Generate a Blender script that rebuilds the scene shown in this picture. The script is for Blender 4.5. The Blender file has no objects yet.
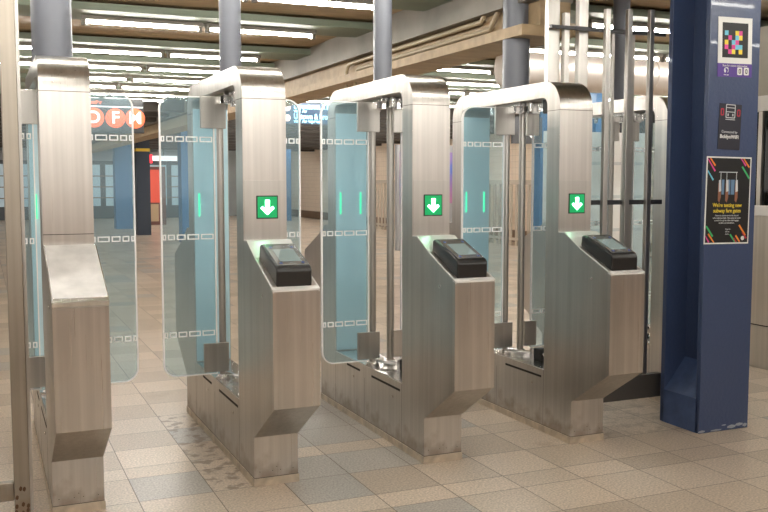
import bpy, bmesh, math, random
from mathutils import Vector, Matrix
random.seed(7)
C = bpy.context.scene.collection
SC = bpy.context.scene

# ------------------------------------------------------------------ camera
PITCH, YAW, CAMH = 0.0820, 0.4107, 1.5
cam_d = bpy.data.cameras.new('camera')
cam_d.sensor_width = 36.0
cam_d.lens = 922.6 * 36.0 / 768.0
cam_d.clip_start = 0.05
cam_d.clip_end = 200
cam = bpy.data.objects.new('camera', cam_d)
cam.location = (0, 0, CAMH)
cam.rotation_euler = (math.pi / 2 - PITCH, 0, -YAW)
C.objects.link(cam)
SC.camera = cam

# ------------------------------------------------------------------ world, exposure
world = bpy.data.worlds.new('world')
SC.world = world
world.use_nodes = True
world.node_tree.nodes['Background'].inputs[0].default_value = (1.0, 0.92, 0.84, 1)
world.node_tree.nodes['Background'].inputs[1].default_value = 0.92  # bright surround added as soft fill through the open back and left
vs = SC.view_settings
vs.view_transform = 'Standard'
vs.look = 'None'
vs.gamma = 1.0
vs.use_curve_mapping = False
vs.exposure = 0.42
TUBE_STRENGTH = 60.0
CEIL = 2.84
RX0, RX1, RY0, RY1 = -5.0, 12.0, -5.0, 38.0

# ------------------------------------------------------------------ materials
MATS = {}
def mat(name, col, rough=0.5, metal=0.0, emit=None, es=0.0, noise=0.0, nscale=30, stretch=None,
        bump=0.0, spec=0.5, aniso=0.0, coat=0.0, col2=None):
    if name in MATS: return MATS[name]
    m = bpy.data.materials.new(name); m.use_nodes = True
    nt = m.node_tree; b = nt.nodes['Principled BSDF']
    b.inputs['Base Color'].default_value = (*col, 1)
    b.inputs['Roughness'].default_value = rough
    b.inputs['Metallic'].default_value = metal
    b.inputs['Specular IOR Level'].default_value = spec
    b.inputs['Anisotropic'].default_value = aniso
    b.inputs['Coat Weight'].default_value = coat
    if emit:
        b.inputs['Emission Color'].default_value = (*emit, 1)
        b.inputs['Emission Strength'].default_value = es
    if noise > 0 or bump > 0 or col2:
        tc = nt.nodes.new('ShaderNodeTexCoord'); mp = nt.nodes.new('ShaderNodeMapping')
        nz = nt.nodes.new('ShaderNodeTexNoise'); nz.inputs['Scale'].default_value = nscale
        nz.inputs['Detail'].default_value = 5
        if stretch: mp.inputs['Scale'].default_value = stretch
        nt.links.new(tc.outputs['Object'], mp.inputs[0]); nt.links.new(mp.outputs[0], nz.inputs['Vector'])
        if noise > 0 or col2:
            r = nt.nodes.new('ShaderNodeValToRGB')
            r.color_ramp.elements[0].position = 0.35; r.color_ramp.elements[1].position = 0.65
            c2 = col2 if col2 else tuple(min(1, c * (1 + noise)) for c in col)
            c1 = tuple(c * (1 - noise) for c in col)
            r.color_ramp.elements[0].color = (*c1, 1); r.color_ramp.elements[1].color = (*c2, 1)
            nt.links.new(nz.outputs['Fac'], r.inputs[0]); nt.links.new(r.outputs[0], b.inputs['Base Color'])
        if bump > 0:
            bp = nt.nodes.new('ShaderNodeBump'); bp.inputs['Strength'].default_value = bump
            bp.inputs['Distance'].default_value = 0.01
            nt.links.new(nz.outputs['Fac'], bp.inputs['Height']); nt.links.new(bp.outputs[0], b.inputs['Normal'])
    MATS[name] = m
    return m

def steel(name, col, rough, vert=True, dirt=True):
    """brushed stainless steel: fine streaks in roughness, soft blotches, grime towards the foot of each piece"""
    if name in MATS: return MATS[name]
    m = bpy.data.materials.new(name); m.use_nodes = True
    nt = m.node_tree; N = nt.nodes; L = nt.links; b = N['Principled BSDF']
    b.inputs['Metallic'].default_value = 1.0
    tc = N.new('ShaderNodeTexCoord'); mp = N.new('ShaderNodeMapping')
    mp.inputs['Scale'].default_value = (260, 260, .9) if vert else (3, 140, 140)
    nz = N.new('ShaderNodeTexNoise'); nz.inputs['Scale'].default_value = 1.0; nz.inputs['Detail'].default_value = 3
    L.new(tc.outputs['Object'], mp.inputs[0]); L.new(mp.outputs[0], nz.inputs['Vector'])
    nb = N.new('ShaderNodeTexNoise'); nb.inputs['Scale'].default_value = 2.3; nb.inputs['Detail'].default_value = 4
    L.new(tc.outputs['Object'], nb.inputs['Vector'])
    r = N.new('ShaderNodeMapRange'); r.inputs[3].default_value = rough - .025; r.inputs[4].default_value = rough + .035
    L.new(nz.outputs['Fac'], r.inputs[0]); L.new(r.outputs[0], b.inputs['Roughness'])
    cr = N.new('ShaderNodeValToRGB'); cr.color_ramp.elements[0].position = .38; cr.color_ramp.elements[1].position = .62
    cr.color_ramp.elements[0].color = (*[c * .80 for c in col], 1); cr.color_ramp.elements[1].color = (*col, 1)
    # brushed look: upright smears of highlight put into the colour, over the blotches
    mb = N.new('ShaderNodeMapping'); mb.inputs['Scale'].default_value = (38, 38, .7)
    nv = N.new('ShaderNodeTexNoise'); nv.inputs['Scale'].default_value = 1.0; nv.inputs['Detail'].default_value = 4
    L.new(tc.outputs['Object'], mb.inputs[0]); L.new(mb.outputs[0], nv.inputs['Vector'])
    av = N.new('ShaderNodeMath'); av.operation = 'MULTIPLY_ADD'; av.inputs[1].default_value = .55
    hv = N.new('ShaderNodeMath'); hv.operation = 'MULTIPLY'; hv.inputs[1].default_value = .45
    L.new(nb.outputs['Fac'], hv.inputs[0]); L.new(nv.outputs['Fac'], av.inputs[0]); L.new(hv.outputs[0], av.inputs[2])
    L.new(av.outputs[0], cr.inputs[0])
    if dirt:
        sx = N.new('ShaderNodeSeparateXYZ'); L.new(tc.outputs['Object'], sx.inputs[0])
        n3 = N.new('ShaderNodeTexNoise'); n3.inputs['Scale'].default_value = 9; n3.inputs['Detail'].default_value = 6
        L.new(tc.outputs['Object'], n3.inputs['Vector'])
        ad = N.new('ShaderNodeMath'); ad.operation = 'MULTIPLY_ADD'
        L.new(n3.outputs['Fac'], ad.inputs[0]); ad.inputs[1].default_value = .40; ad.inputs[2].default_value = -.12
        sb = N.new('ShaderNodeMath'); sb.operation = 'SUBTRACT'; L.new(ad.outputs[0], sb.inputs[0]); L.new(sx.outputs['Z'], sb.inputs[1])
        mr = N.new('ShaderNodeMapRange'); mr.inputs[1].default_value = -.05; mr.inputs[2].default_value = .05
        mr.inputs[4].default_value = .6
        L.new(sb.outputs[0], mr.inputs[0])
        mx = N.new('ShaderNodeMixRGB'); L.new(mr.outputs[0], mx.inputs[0]); L.new(cr.outputs[0], mx.inputs[1])
        mx.inputs[2].default_value = (.20, .13, .07, 1)
        L.new(mx.outputs[0], b.inputs['Base Color'])
        mm = N.new('ShaderNodeMath'); mm.operation = 'SUBTRACT'; mm.inputs[0].default_value = 1; L.new(mr.outputs[0], mm.inputs[1])
        L.new(mm.outputs[0], b.inputs['Metallic'])
    else:
        L.new(cr.outputs[0], b.inputs['Base Color'])
    MATS[name] = m
    return m

def glass(name, tint, refl=1.0, haze=0.0, hazecol=(.6, .8, .85)):
    if name in MATS: return MATS[name]
    m = bpy.data.materials.new(name); m.use_nodes = True
    nt = m.node_tree; N = nt.nodes; L = nt.links
    for n in list(N): N.remove(n)
    out = N.new('ShaderNodeOutputMaterial'); tr = N.new('ShaderNodeBsdfTransparent'); gl = N.new('ShaderNodeBsdfGlossy')
    tr.inputs[0].default_value = (*tint, 1); gl.inputs['Roughness'].default_value = .03
    fr = N.new('ShaderNodeFresnel'); fr.inputs[0].default_value = 1.5
    mu = N.new('ShaderNodeMath'); mu.operation = 'MULTIPLY'; mu.inputs[1].default_value = refl
    L.new(fr.outputs[0], mu.inputs[0])
    mx = N.new('ShaderNodeMixShader'); L.new(mu.outputs[0], mx.inputs[0]); L.new(tr.outputs[0], mx.inputs[1]); L.new(gl.outputs[0], mx.inputs[2])
    if haze > 0:
        df = N.new('ShaderNodeBsdfDiffuse'); df.inputs[0].default_value = (*hazecol, 1)
        m2 = N.new('ShaderNodeMixShader'); m2.inputs[0].default_value = haze
        L.new(mx.outputs[0], m2.inputs[1]); L.new(df.outputs[0], m2.inputs[2]); L.new(m2.outputs[0], out.inputs[0])
    else:
        L.new(mx.outputs[0], out.inputs[0])
    MATS[name] = m
    return m

STEEL = steel('brushed_steel', (.60, .57, .535), .28)
STEEL_T = steel('polished_trim_steel', (.72, .70, .68), .22, dirt=False)
STEEL_P = steel('satin_panel_steel', (.58, .56, .53), .32, dirt=False)
STEEL_D = steel('dull_bar_steel', (.54, .52, .49), .36, dirt=False)
CHROME = mat('chrome', (.75, .75, .75), .12, 1.0)
WHITE_TRIM = mat('pale_enamel_trim', (.78, .77, .75), .35, .2)
BLACK = mat('black_plastic', (.012, .012, .013), .28, coat=.3)
RUBBER = mat('black_rubber', (.02, .02, .02), .6)
DARK = mat('dark_gap', (.02, .018, .016), .8)
GLASS = glass('door_glass', (.86, .955, .99), 1.0, .10, (.60, .85, .95))
CLEAR = glass('reader_dome', (.93, .95, .95), 1.2)
WINDOW = glass('booth_glass', (.45, .55, .60), 1.3)
EDGE = mat('glass_edge', (1, 1, 1), .25, emit=None)  # plain white stands in for light carried to the glass edge
MARK = mat('white_frit', (1, 1, 1), .5)
TEAL = mat('teal_reflection_tint', (.72, .92, 1.0), .12, 0.0, coat=1.0)
POLE = mat('grey_pole_paint', (.15, .16, .19), .38)
BLUE = mat('column_blue_paint', (.042, .066, .145), .34, bump=.25, nscale=45, coat=.15)
BLUE_L = mat('far_blue_paint', (.05, .16, .33), .5)
NAVY = mat('far_dark_blue_paint', (.025, .035, .055), .5)
GREEN_E = mat('green_lamp', (0, .18, .06), .3, emit=(.0, .70, .20), es=.32)
GREEN_A = mat('green_arrow_lamp', (.5, 1, .7), .3, emit=(.30, 1.0, .50), es=11.0)
GREEN_S = mat('green_strip_emission', (0, .5, .2), .3, emit=(.05, .9, .4), es=1.2)
TUBE = mat('lit_tube', (1, 1, 1), .5, emit=(1.0, .97, .90), es=TUBE_STRENGTH)
TAN = mat('tan_beam_paint', (.40, .29, .17), .6, noise=.12, nscale=3, stretch=(1, 4, 4))
GREENC = mat('green_grey_slab_paint', (.22, .26, .20), .6, noise=.12, nscale=2)
GREYB = mat('grey_beam_paint', (.20, .18, .15), .6, noise=.12, nscale=4)
CONDUIT = mat('cream_conduit_paint', (.42, .34, .22), .45)
DUCTM = mat('duct_metal', (.62, .56, .52), .4, .6)
WALLT = None

def tile_wall(name, c1, c2, w=.15, h=.15):
    m = bpy.data.materials.new(name); m.use_nodes = True
    nt = m.node_tree; b = nt.nodes['Principled BSDF']; b.inputs['Roughness'].default_value = .35
    tc = nt.nodes.new('ShaderNodeTexCoord'); mp = nt.nodes.new('ShaderNodeMapping')
    sx = nt.nodes.new('ShaderNodeSeparateXYZ'); cx = nt.nodes.new('ShaderNodeCombineXYZ'); ad = nt.nodes.new('ShaderNodeMath')
    nt.links.new(tc.outputs['Object'], sx.inputs[0])
    nt.links.new(sx.outputs['X'], ad.inputs[0]); nt.links.new(sx.outputs['Y'], ad.inputs[1])
    nt.links.new(ad.outputs[0], cx.inputs[0]); nt.links.new(sx.outputs['Z'], cx.inputs[1])
    br = nt.nodes.new('ShaderNodeTexBrick'); br.offset = 0
    br.inputs['Color1'].default_value = (*c1, 1); br.inputs['Color2'].default_value = (*c2, 1)
    br.inputs['Mortar'].default_value = (*[c * .75 for c in c1], 1); br.inputs['Scale'].default_value = 1
    br.inputs['Mortar Size'].default_value = .004; br.inputs['Brick Width'].default_value = w; br.inputs['Row Height'].default_value = h
    nt.links.new(cx.outputs[0], br.inputs['Vector']); nt.links.new(br.outputs[0], b.inputs['Base Color'])
    return m

# ------------------------------------------------------------------ mesh helpers
def finish(bm, name, m, parent=None, loc=None, sharp=0.6, bevel=0.0, smooth=True, seg=2):
    bmesh.ops.recalc_face_normals(bm, faces=bm.faces)
    if smooth:
        for f in bm.faces: f.smooth = True
        for e in bm.edges:
            if len(e.link_faces) == 2:
                e.smooth = e.calc_face_angle(0) < sharp
    me = bpy.data.meshes.new(name); bm.to_mesh(me); bm.free()
    me.materials.append(m)
    o = bpy.data.objects.new(name, me); C.objects.link(o)
    if parent: o.parent = parent
    if loc is not None: o.location = loc
    if bevel > 0:
        md = o.modifiers.new('bevel', 'BEVEL'); md.width = bevel; md.segments = seg
        md.limit_method = 'ANGLE'; md.angle_limit = .6; md.harden_normals = True
    return o

def finish_split(bm, name, m, parent=None, **k):
    """each loose piece of the bmesh becomes an object of its own, all with the same name"""
    bm.verts.index_update(); bm.faces.index_update(); bm.verts.ensure_lookup_table(); seen = set(); out = []
    for v in bm.verts:
        if v.index in seen: continue
        st = [v]; seen.add(v.index); isl = []
        while st:
            a = st.pop(); isl.append(a)
            for e in a.link_edges:
                b = e.other_vert(a)
                if b.index not in seen: seen.add(b.index); st.append(b)
        b2 = bmesh.new(); mp = {a: b2.verts.new(a.co) for a in isl}; done = set()
        for a in isl:
            for f in a.link_faces:
                if f.index in done: continue
                done.add(f.index); b2.faces.new([mp[q] for q in f.verts])
        out.append(finish(b2, name, m, parent, **k))
    bm.free(); return out

def abox(bm, x0, x1, y0, y1, z0, z1):
    v = [bm.verts.new(p) for p in ((x0,y0,z0),(x1,y0,z0),(x1,y1,z0),(x0,y1,z0),(x0,y0,z1),(x1,y0,z1),(x1,y1,z1),(x0,y1,z1))]
    for f in ((0,3,2,1),(4,5,6,7),(0,1,5,4),(1,2,6,5),(2,3,7,6),(3,0,4,7)): bm.faces.new([v[i] for i in f])

def box(name, m, x0, x1, y0, y1, z0, z1, parent=None, bevel=0.0):
    bm = bmesh.new(); abox(bm, x0, x1, y0, y1, z0, z1)
    return finish(bm, name, m, parent, bevel=bevel)

def acyl(bm, p0, p1, r0, r1=None, n=20, cap=True):
    r1 = r0 if r1 is None else r1
    p0, p1 = Vector(p0), Vector(p1); d = (p1 - p0).normalized()
    a = d.orthogonal().normalized(); b = d.cross(a)
    A, B = [], []
    for i in range(n):
        t = 2 * math.pi * i / n; u = a * math.cos(t) + b * math.sin(t)
        A.append(bm.verts.new(p0 + u * r0)); B.append(bm.verts.new(p1 + u * r1))
    for i in range(n):
        j = (i + 1) % n; bm.faces.new((A[i], A[j], B[j], B[i]))
    if cap: bm.faces.new(A[::-1]); bm.faces.new(B)

def cyl(name, m, p0, p1, r0, r1=None, parent=None, n=20, bevel=0.0):
    bm = bmesh.new(); acyl(bm, p0, p1, r0, r1, n)
    return finish(bm, name, m, parent, bevel=bevel)

def atube(bm, pts, r, n=10):
    pts = [Vector(p) for p in pts]; rings = []
    for i, p in enumerate(pts):
        d = (pts[min(i + 1, len(pts) - 1)] - pts[max(i - 1, 0)]).normalized()
        a = d.cross(Vector((1, .01, .02))).normalized(); b = d.cross(a)
        rings.append([bm.verts.new(p + (a * math.cos(2*math.pi*k/n) + b * math.sin(2*math.pi*k/n)) * r) for k in range(n)])
    for A, B in zip(rings, rings[1:]):
        for k in range(n): bm.faces.new((A[k], A[(k+1) % n], B[(k+1) % n], B[k]))
    bm.faces.new(rings[0][::-1]); bm.faces.new(rings[-1])

def prism(bm, outer, holes, a0, a1, axis='x'):
    """polygon (2D) with holes extruded along an axis: 'x' -> coords are (y,z); 'y' -> coords are (x,z)"""
    def P(a, q): return (a, q[0], q[1]) if axis == 'x' else (q[0], a, q[1]) if axis == 'y' else (q[0], q[1], a)
    edges = []
    loops = []
    for lp in [outer] + holes:
        vs_ = [bm.verts.new(P(a0, q)) for q in lp]
        loops.append(vs_)
        for i in range(len(vs_)): edges.append(bm.edges.new((vs_[i], vs_[(i + 1) % len(vs_)])))
    if holes:
        r = bmesh.ops.triangle_fill(bm, edges=edges, use_beauty=True)
        fs = [g for g in r['geom'] if isinstance(g, bmesh.types.BMFace)]
    else:
        fs = [bm.faces.new(loops[0])]
    off = Vector(P(a1, (0, 0))) - Vector(P(a0, (0, 0)))
    mp = {}
    for lp in loops:
        for v in lp: mp[v] = bm.verts.new(v.co + off)
    for f in fs: bm.faces.new([mp[v] for v in f.verts][::-1])
    for lp in loops:
        for i in range(len(lp)):
            a, b = lp[i], lp[(i + 1) % len(lp)]; bm.faces.new((a, b, mp[b], mp[a]))

def arc(cx, cy, r, a0, a1, n):
    return [(cx + r * math.cos(math.radians(a0 + (a1 - a0) * i / n)), cy + r * math.sin(math.radians(a0 + (a1 - a0) * i / n))) for i in range(n + 1)]

def rrect(x0, x1, z0, z1, r, n=6, corners=(1, 1, 1, 1)):
    """corners: bl, br, tr, tl"""
    pts = []
    for (cx, cz, a, on, px, pz) in ((x0+r, z0+r, 180, corners[0], x0, z0), (x1-r, z0+r, 270, corners[1], x1, z0),
                                    (x1-r, z1-r, 0, corners[2], x1, z1), (x0+r, z1-r, 90, corners[3], x0, z1)):
        pts += arc(cx, cz, r, a, a + 90, n) if on else [(px, pz)]
    return pts

def thing(name, label, cat, loc=(0, 0, 0), rotz=0, group=None):
    o = bpy.data.objects.new(name, None); C.objects.link(o); o.location = loc; o.rotation_euler = (0, 0, rotz)
    o.empty_display_size = .1
    tag(o, label, cat, group); return o
def tag(o, label=None, cat=None, group=None, kind=None):
    if label: o['label'] = label
    if cat: o['category'] = cat
    if group: o['group'] = group
    if kind: o['kind'] = kind
    return o
def struct(o, label=None):
    o['kind'] = 'structure'
    if label: o['label'] = label
    return o
def copy_tree(o, parent=None):
    c = o.copy(); C.objects.link(c)
    if parent: c.parent = parent
    for ch in list(o.children): copy_tree(ch, c)
    return c
def text(name, s, m, size, loc, rot, parent=None, align='CENTER', bold=0.0, ext=.0008, sx=1.0):
    cu = bpy.data.curves.new(name, 'FONT'); cu.body = s; cu.size = size; cu.align_x = align; cu.align_y = 'CENTER'
    cu.extrude = ext; cu.offset = bold
    t = bpy.data.objects.new('tmp', cu); C.objects.link(t)
    bpy.context.view_layer.update()
    dg = bpy.context.evaluated_depsgraph_get()
    me = bpy.data.meshes.new_from_object(t.evaluated_get(dg))
    bpy.data.objects.remove(t)
    me.transform(Matrix.Diagonal((sx, 1, 1, 1)))
    me.materials.clear(); me.materials.append(m)
    o = bpy.data.objects.new(name, me); C.objects.link(o); o.location = loc; o.rotation_euler = rot
    if parent: o.parent = parent
    return o
FACE_CAM = (math.pi / 2, 0, 0)     # a sheet standing upright, readable from -Y

# ------------------------------------------------------------------ floor
def floor_material():
    m = bpy.data.materials.new('terrazzo_tile'); m.use_nodes = True
    nt = m.node_tree; N = nt.nodes; L = nt.links; b = N['Principled BSDF']
    at = N.new('ShaderNodeAttribute'); at.attribute_name = 'tone'
    tc = N.new('ShaderNodeTexCoord')
    n1 = N.new('ShaderNodeTexNoise'); n1.inputs['Scale'].default_value = 95; n1.inputs['Detail'].default_value = 3
    n2 = N.new('ShaderNodeTexNoise'); n2.inputs['Scale'].default_value = 2.2; n2.inputs['Detail'].default_value = 7; n2.inputs['Roughness'].default_value = .65
    n3 = N.new('ShaderNodeTexNoise'); n3.inputs['Scale'].default_value = 13; n3.inputs['Detail'].default_value = 8
    for n in (n1, n2, n3): L.new(tc.outputs['Object'], n.inputs['Vector'])
    r1 = N.new('ShaderNodeMapRange'); r1.inputs[1].default_value = .3; r1.inputs[2].default_value = .7; r1.inputs[3].default_value = .66; r1.inputs[4].default_value = 1.26
    L.new(n1.outputs['Fac'], r1.inputs[0])
    mu = N.new('ShaderNodeMixRGB'); mu.blend_type = 'MULTIPLY'; mu.inputs[0].default_value = 1
    L.new(at.outputs['Color'], mu.inputs[1]); L.new(r1.outputs[0], mu.inputs[2])
    # worn brown stains
    r2 = N.new('ShaderNodeMapRange'); r2.inputs[1].default_value = .60; r2.inputs[2].default_value = .74; r2.inputs[4].default_value = .45
    L.new(n2.outputs['Fac'], r2.inputs[0])
    mx = N.new('ShaderNodeMixRGB'); L.new(r2.outputs[0], mx.inputs[0]); L.new(mu.outputs[0], mx.inputs[1]); mx.inputs[2].default_value = (.30, .19, .10, 1)
    # dirt that has gathered in one strip beside a gate: its own blotchy shape
    ds = N.new('ShaderNodeAttribute'); ds.attribute_name = 'grime'
    mm = N.new('ShaderNodeMath'); mm.operation = 'MULTIPLY'; 
    r3 = N.new('ShaderNodeMapRange'); r3.inputs[1].default_value = .50; r3.inputs[2].default_value = .60; r3.inputs[4].default_value = .7
    L.new(n3.outputs['Fac'], r3.inputs[0]); L.new(r3.outputs[0], mm.inputs[0]); L.new(ds.outputs['Fac'], mm.inputs[1])
    m3 = N.new('ShaderNodeMixRGB'); L.new(mm.outputs[0], m3.inputs[0]); L.new(mx.outputs[0], m3.inputs[1]); m3.inputs[2].default_value = (.16, .10, .055, 1)
    L.new(m3.outputs[0], b.inputs['Base Color'])
    r4 = N.new('ShaderNodeMapRange'); r4.inputs[3].default_value = .24; r4.inputs[4].default_value = .42
    L.new(n2.outputs['Fac'], r4.inputs[0]); L.new(r4.outputs[0], b.inputs['Roughness'])
    bp = N.new('ShaderNodeBump'); bp.inputs['Strength'].default_value = .08; bp.inputs['Distance'].default_value = .002
    L.new(n1.outputs['Fac'], bp.inputs['Height']); L.new(bp.outputs[0], b.inputs['Normal'])
    return m

xs = [.63 + .351 * k for k in range(-16, 33)]
ys = [3.43, 3.775, 3.965, 4.315, 4.67, 4.85, 5.19, 5.52]
y = 5.52
k = 0
while y < RY1:
    y += .18 if k % 6 == 5 else .35
    ys.append(y); k += 1
y = 3.43
while y > RY0:
    y -= .35; ys.insert(0, y)
bm = bmesh.new()
cl = bm.loops.layers.float_color.new('tone'); gl = bm.loops.layers.float_color.new('grime')
rt = random.Random(3)
GR, BG, LB = (.46, .42, .375), (.54, .44, .345), (.63, .52, .415)
special = {(6.4): 0}
def addq(x0, x1, y0, y1, z, col, gr):
    x0, x1 = max(x0, RX0), min(x1, RX1); y0, y1 = max(y0, RY0), min(y1, RY1)
    if x1 - x0 < .01 or y1 - y0 < .01: return
    f = bm.faces.new([bm.verts.new((a, b, z)) for a, b in ((x0,y0),(x1,y0),(x1,y1),(x0,y1))])
    for lp in f.loops: lp[cl] = (*col, 1); lp[gl] = (gr, gr, gr, 1)
for i in range(len(xs) - 1):
    for j in range(len(ys) - 1):
        x0, x1, y0, y1 = xs[i], xs[i+1], ys[j], ys[j+1]
        xc, yc = (x0+x1)/2, (y0+y1)/2
        q = rt.random()
        grey_p = .55 if (3.9 < yc < 6.5 and xc > 1.2 and xc < 2.9) else .12
        base = GR if q < grey_p else (BG if q < grey_p + .5 * (1 - grey_p) else LB)
        v = rt.uniform(.90, 1.07)
        if y1 - y0 < .25: base = LB
        if yc < 3.9 and xc > 1.9: base = BG if q < .5 else LB
        col = tuple(c * v for c in base)
        g = 1.0 if (.98 < xc < 1.3 and 4.2 < yc < 5.9) else (.45 if (3.1 < xc < 4.0 and 4.2 < yc < 5.4) else 0)
        e = .0024
        addq(x0+e, x1-e, y0+e, y1-e, 0.0, col, g)
z = -.0035
f = bm.faces.new([bm.verts.new(p) for p in ((RX0,RY0,z),(RX1,RY0,z),(RX1,RY1,z),(RX0,RY1,z))])
for lp in f.loops: lp[cl] = (.17, .125, .09, 1); lp[gl] = (0, 0, 0, 1)
abox(bm, RX0, RX1, RY0, RY1, -.1, -.02)
me = bpy.data.meshes.new('floor'); bm.to_mesh(me); bm.free(); me.materials.append(floor_material())
fl = bpy.data.objects.new('floor', me); C.objects.link(fl); struct(fl, 'beige and grey terrazzo tile floor')

# ------------------------------------------------------------------ room shell
WT = tile_wall('cream_wall_tile', (.84, .70, .56), (.88, .74, .60))
BT = tile_wall('warm_wall_tile', (.40, .31, .24), (.43, .34, .26))
STRUCT_GREY = mat('far_wall_paint', (.30, .32, .32), .6, noise=.15, nscale=.6)
struct(box('ceiling', TAN, RX0, RX1, RY0, RY1, CEIL, CEIL + .1))
struct(box('wall_right', WT, RX1, RX1 + .2, RY0, RY1, 0, CEIL))
struct(box('wall_far', STRUCT_GREY, RX0, RX1, RY1, RY1 + .2, 0, CEIL))
REFL_BROWN = mat('brown_reflected_tone', (.40, .25, .15), .45, noise=.2, nscale=3)
struct(box('wall_added_behind_camera', REFL_BROWN, RX0, RX1, -3.2, -3.0, 0, 1.25))  # unseen low wall added so the steel fronts reflect brown
struct(box('wall_added_left', mat('olive_reflected_tone', (.26, .24, .19), .5, noise=.2, nscale=3), RX0 - .2, RX0, RY0, RY1, 0, 1.25))  # unseen low wall added for what the steel sides reflect
struct(box('baseboard_right', mat('brown_base_tile', (.20, .12, .07), .4), RX1 - .03, RX1, RY0, RY1, 0, .28))

rows = [4.72, 6.15, 7.55, 9.25, 10.5, 11.65, 12.65, 13.7, 14.55, 15.8, 17.1, 18.4, 19.8, 21.2, 22.8, 24.4, 26.2, 28.2, 30.2, 32.4, 34.8]
GX0, GX1 = 3.20, 3.42
nb = 0
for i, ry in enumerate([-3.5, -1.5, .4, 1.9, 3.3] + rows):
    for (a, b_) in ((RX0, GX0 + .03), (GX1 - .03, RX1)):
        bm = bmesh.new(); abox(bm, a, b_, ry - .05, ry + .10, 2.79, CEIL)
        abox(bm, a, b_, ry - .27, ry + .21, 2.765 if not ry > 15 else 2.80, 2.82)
        if ry > 15: abox(bm, a, b_, ry - .45, ry - .20, 2.62, CEIL)  # deep baffle added to hide the tube row behind it
        o = finish(bm, 'trim_%d' % (nb + 1), mat('dark_baffle_paint', (.05, .04, .032), .6) if ry > 15 else GREENC); nb += 1
        struct(o, 'painted ceiling beam, the far dark ones added to hide tubes')

# steel girder along the hall with its flanges
bm = bmesh.new()
abox(bm, GX0 - .10, 3.42, 4.9, RY1, 2.60, CEIL)
o = finish(bm, 'trim_%d' % (nb + 1), GREYB); struct(o, 'grey upper flange of the long girder'); nb += 1
bm = bmesh.new()
abox(bm, GX0 - .02, 3.40, 4.9, RY1, 2.45, 2.60)
abox(bm, GX0 - .15, 3.42, 4.9, RY1, 2.385, 2.45)
o = finish(bm, 'trim_%d' % (nb + 1), TAN); struct(o, 'tan lower flange of the long girder'); nb += 1

# ------------------------------------------------------------------ ceiling lights
ORD = ['first', 'second', 'third', 'fourth', 'fifth', 'sixth', 'seventh', 'eighth', 'ninth', 'tenth', 'eleventh', 'twelfth',
       'thirteenth', 'fourteenth', 'fifteenth', 'sixteenth', 'seventeenth', 'eighteenth', 'nineteenth', 'twentieth', 'twenty-first', 'twenty-second', 'twenty-third']
def make_light(L):
    t = thing('ceiling_light', 'x', 'light')
    bm = bmesh.new(); acyl(bm, (-L/2 + .03, 0, 0), (L/2 - .03, 0, 0), .0105, n=12)
    finish(bm, 'tube', TUBE, t)
    bm = bmesh.new(); abox(bm, -L/2, L/2, -.045, .045, .016, .046)
    abox(bm, -L/2, -L/2 + .03, -.02, .03, -.024, .03); abox(bm, L/2 - .03, L/2, -.02, .03, -.024, .03)
    finish(bm, 'housing', GREYB, t)
    return t
l0 = make_light(.93); used = False
def put_light(x, y, label, group, z=2.717):
    global used
    o = l0 if not used else copy_tree(l0); used = True
    o.location = (x, y, z); o['label'] = label; o['group'] = group
for i, ry in enumerate(rows):
    ro = 'row straight over gates' if i == 0 else '%s row beyond gates' % ORD[i - 1]
    for k in range(4):
        if (i == 0 and k > 2) or (i == 2 and k > 1) or (i in (3, 4) and k > 2) or (i > 4 and k > 1): continue
        put_light(2.18 - k * .965, ry, 'lit tube left of girder, %s, %s from girder' % (ro, ORD[k]), 'lights left of the girder', 2.717 if i < 9 else 2.775)  # far rows are hidden, kept only to light the far hall
    for k in range(7 if 0 < i and i not in (6, 8) else 0):
        put_light(4.90 + k * .965, ry, 'lit tube right of girder, %s, %s from girder' % (ro, ORD[k]), 'lights right of the girder', 2.717 if i < 8 else 2.775)  # far rows are unseen, added to brighten the right wall
for i, ry in enumerate([3.3, 1.9, .4, -1.5, -3.5]):
    for k, x in enumerate([-3.2, -1.6, 0., 1.4, 2.6, 4.6, 6.2]):
        put_light(x, ry, 'lit tube before the gates, %s row nearer the viewer, %s from left' % (ORD[i], ORD[k]), 'lights on the near side')

# ------------------------------------------------------------------ fare gates
W = .2229; HW = W / 2
CY = 5.11
def slim_profile():
    F = [(-.654, 0), (-.654, 1.86)] + arc(-.494, 1.912, .16, 180, 90, 12)
    B = [(a, b) for a, b in cab_profile() if a > 0]
    return F + B
def cab_profile():
    F = [(-.807, 0), (-.807, .2455), (-1.145, .462), (-1.145, 1.006), (-.868, 1.122), (-.715, 1.203), (-.654, 1.203)]
    F += [(-.654, 1.86)] + arc(-.494, 1.912, .16, 180, 90, 12)
    return F + [(-a, b) for a, b in reversed(F)]
def opening():
    return rrect(-.525, .525, .375, 1.98, .05, 5, (0, 0, 1, 1))

def leaf_outline(s, x_in=-.105, x_out=-.405, z0=.413, z1=1.957, r=.075):
    pts = rrect(x_out, x_in, z0, z1, r, 8, (1, 0, 0, 1))
    return pts if s < 0 else [(-a, b) for a, b in reversed(pts)]
def inset(s, d, x_in, x_out):
    pts = rrect(x_out + d, x_in - d, .413 + d, 1.957 - d, .075 - d, 8, (1, 0, 0, 1))
    return pts if s < 0 else [(-a, b) for a, b in reversed(pts)]

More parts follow.
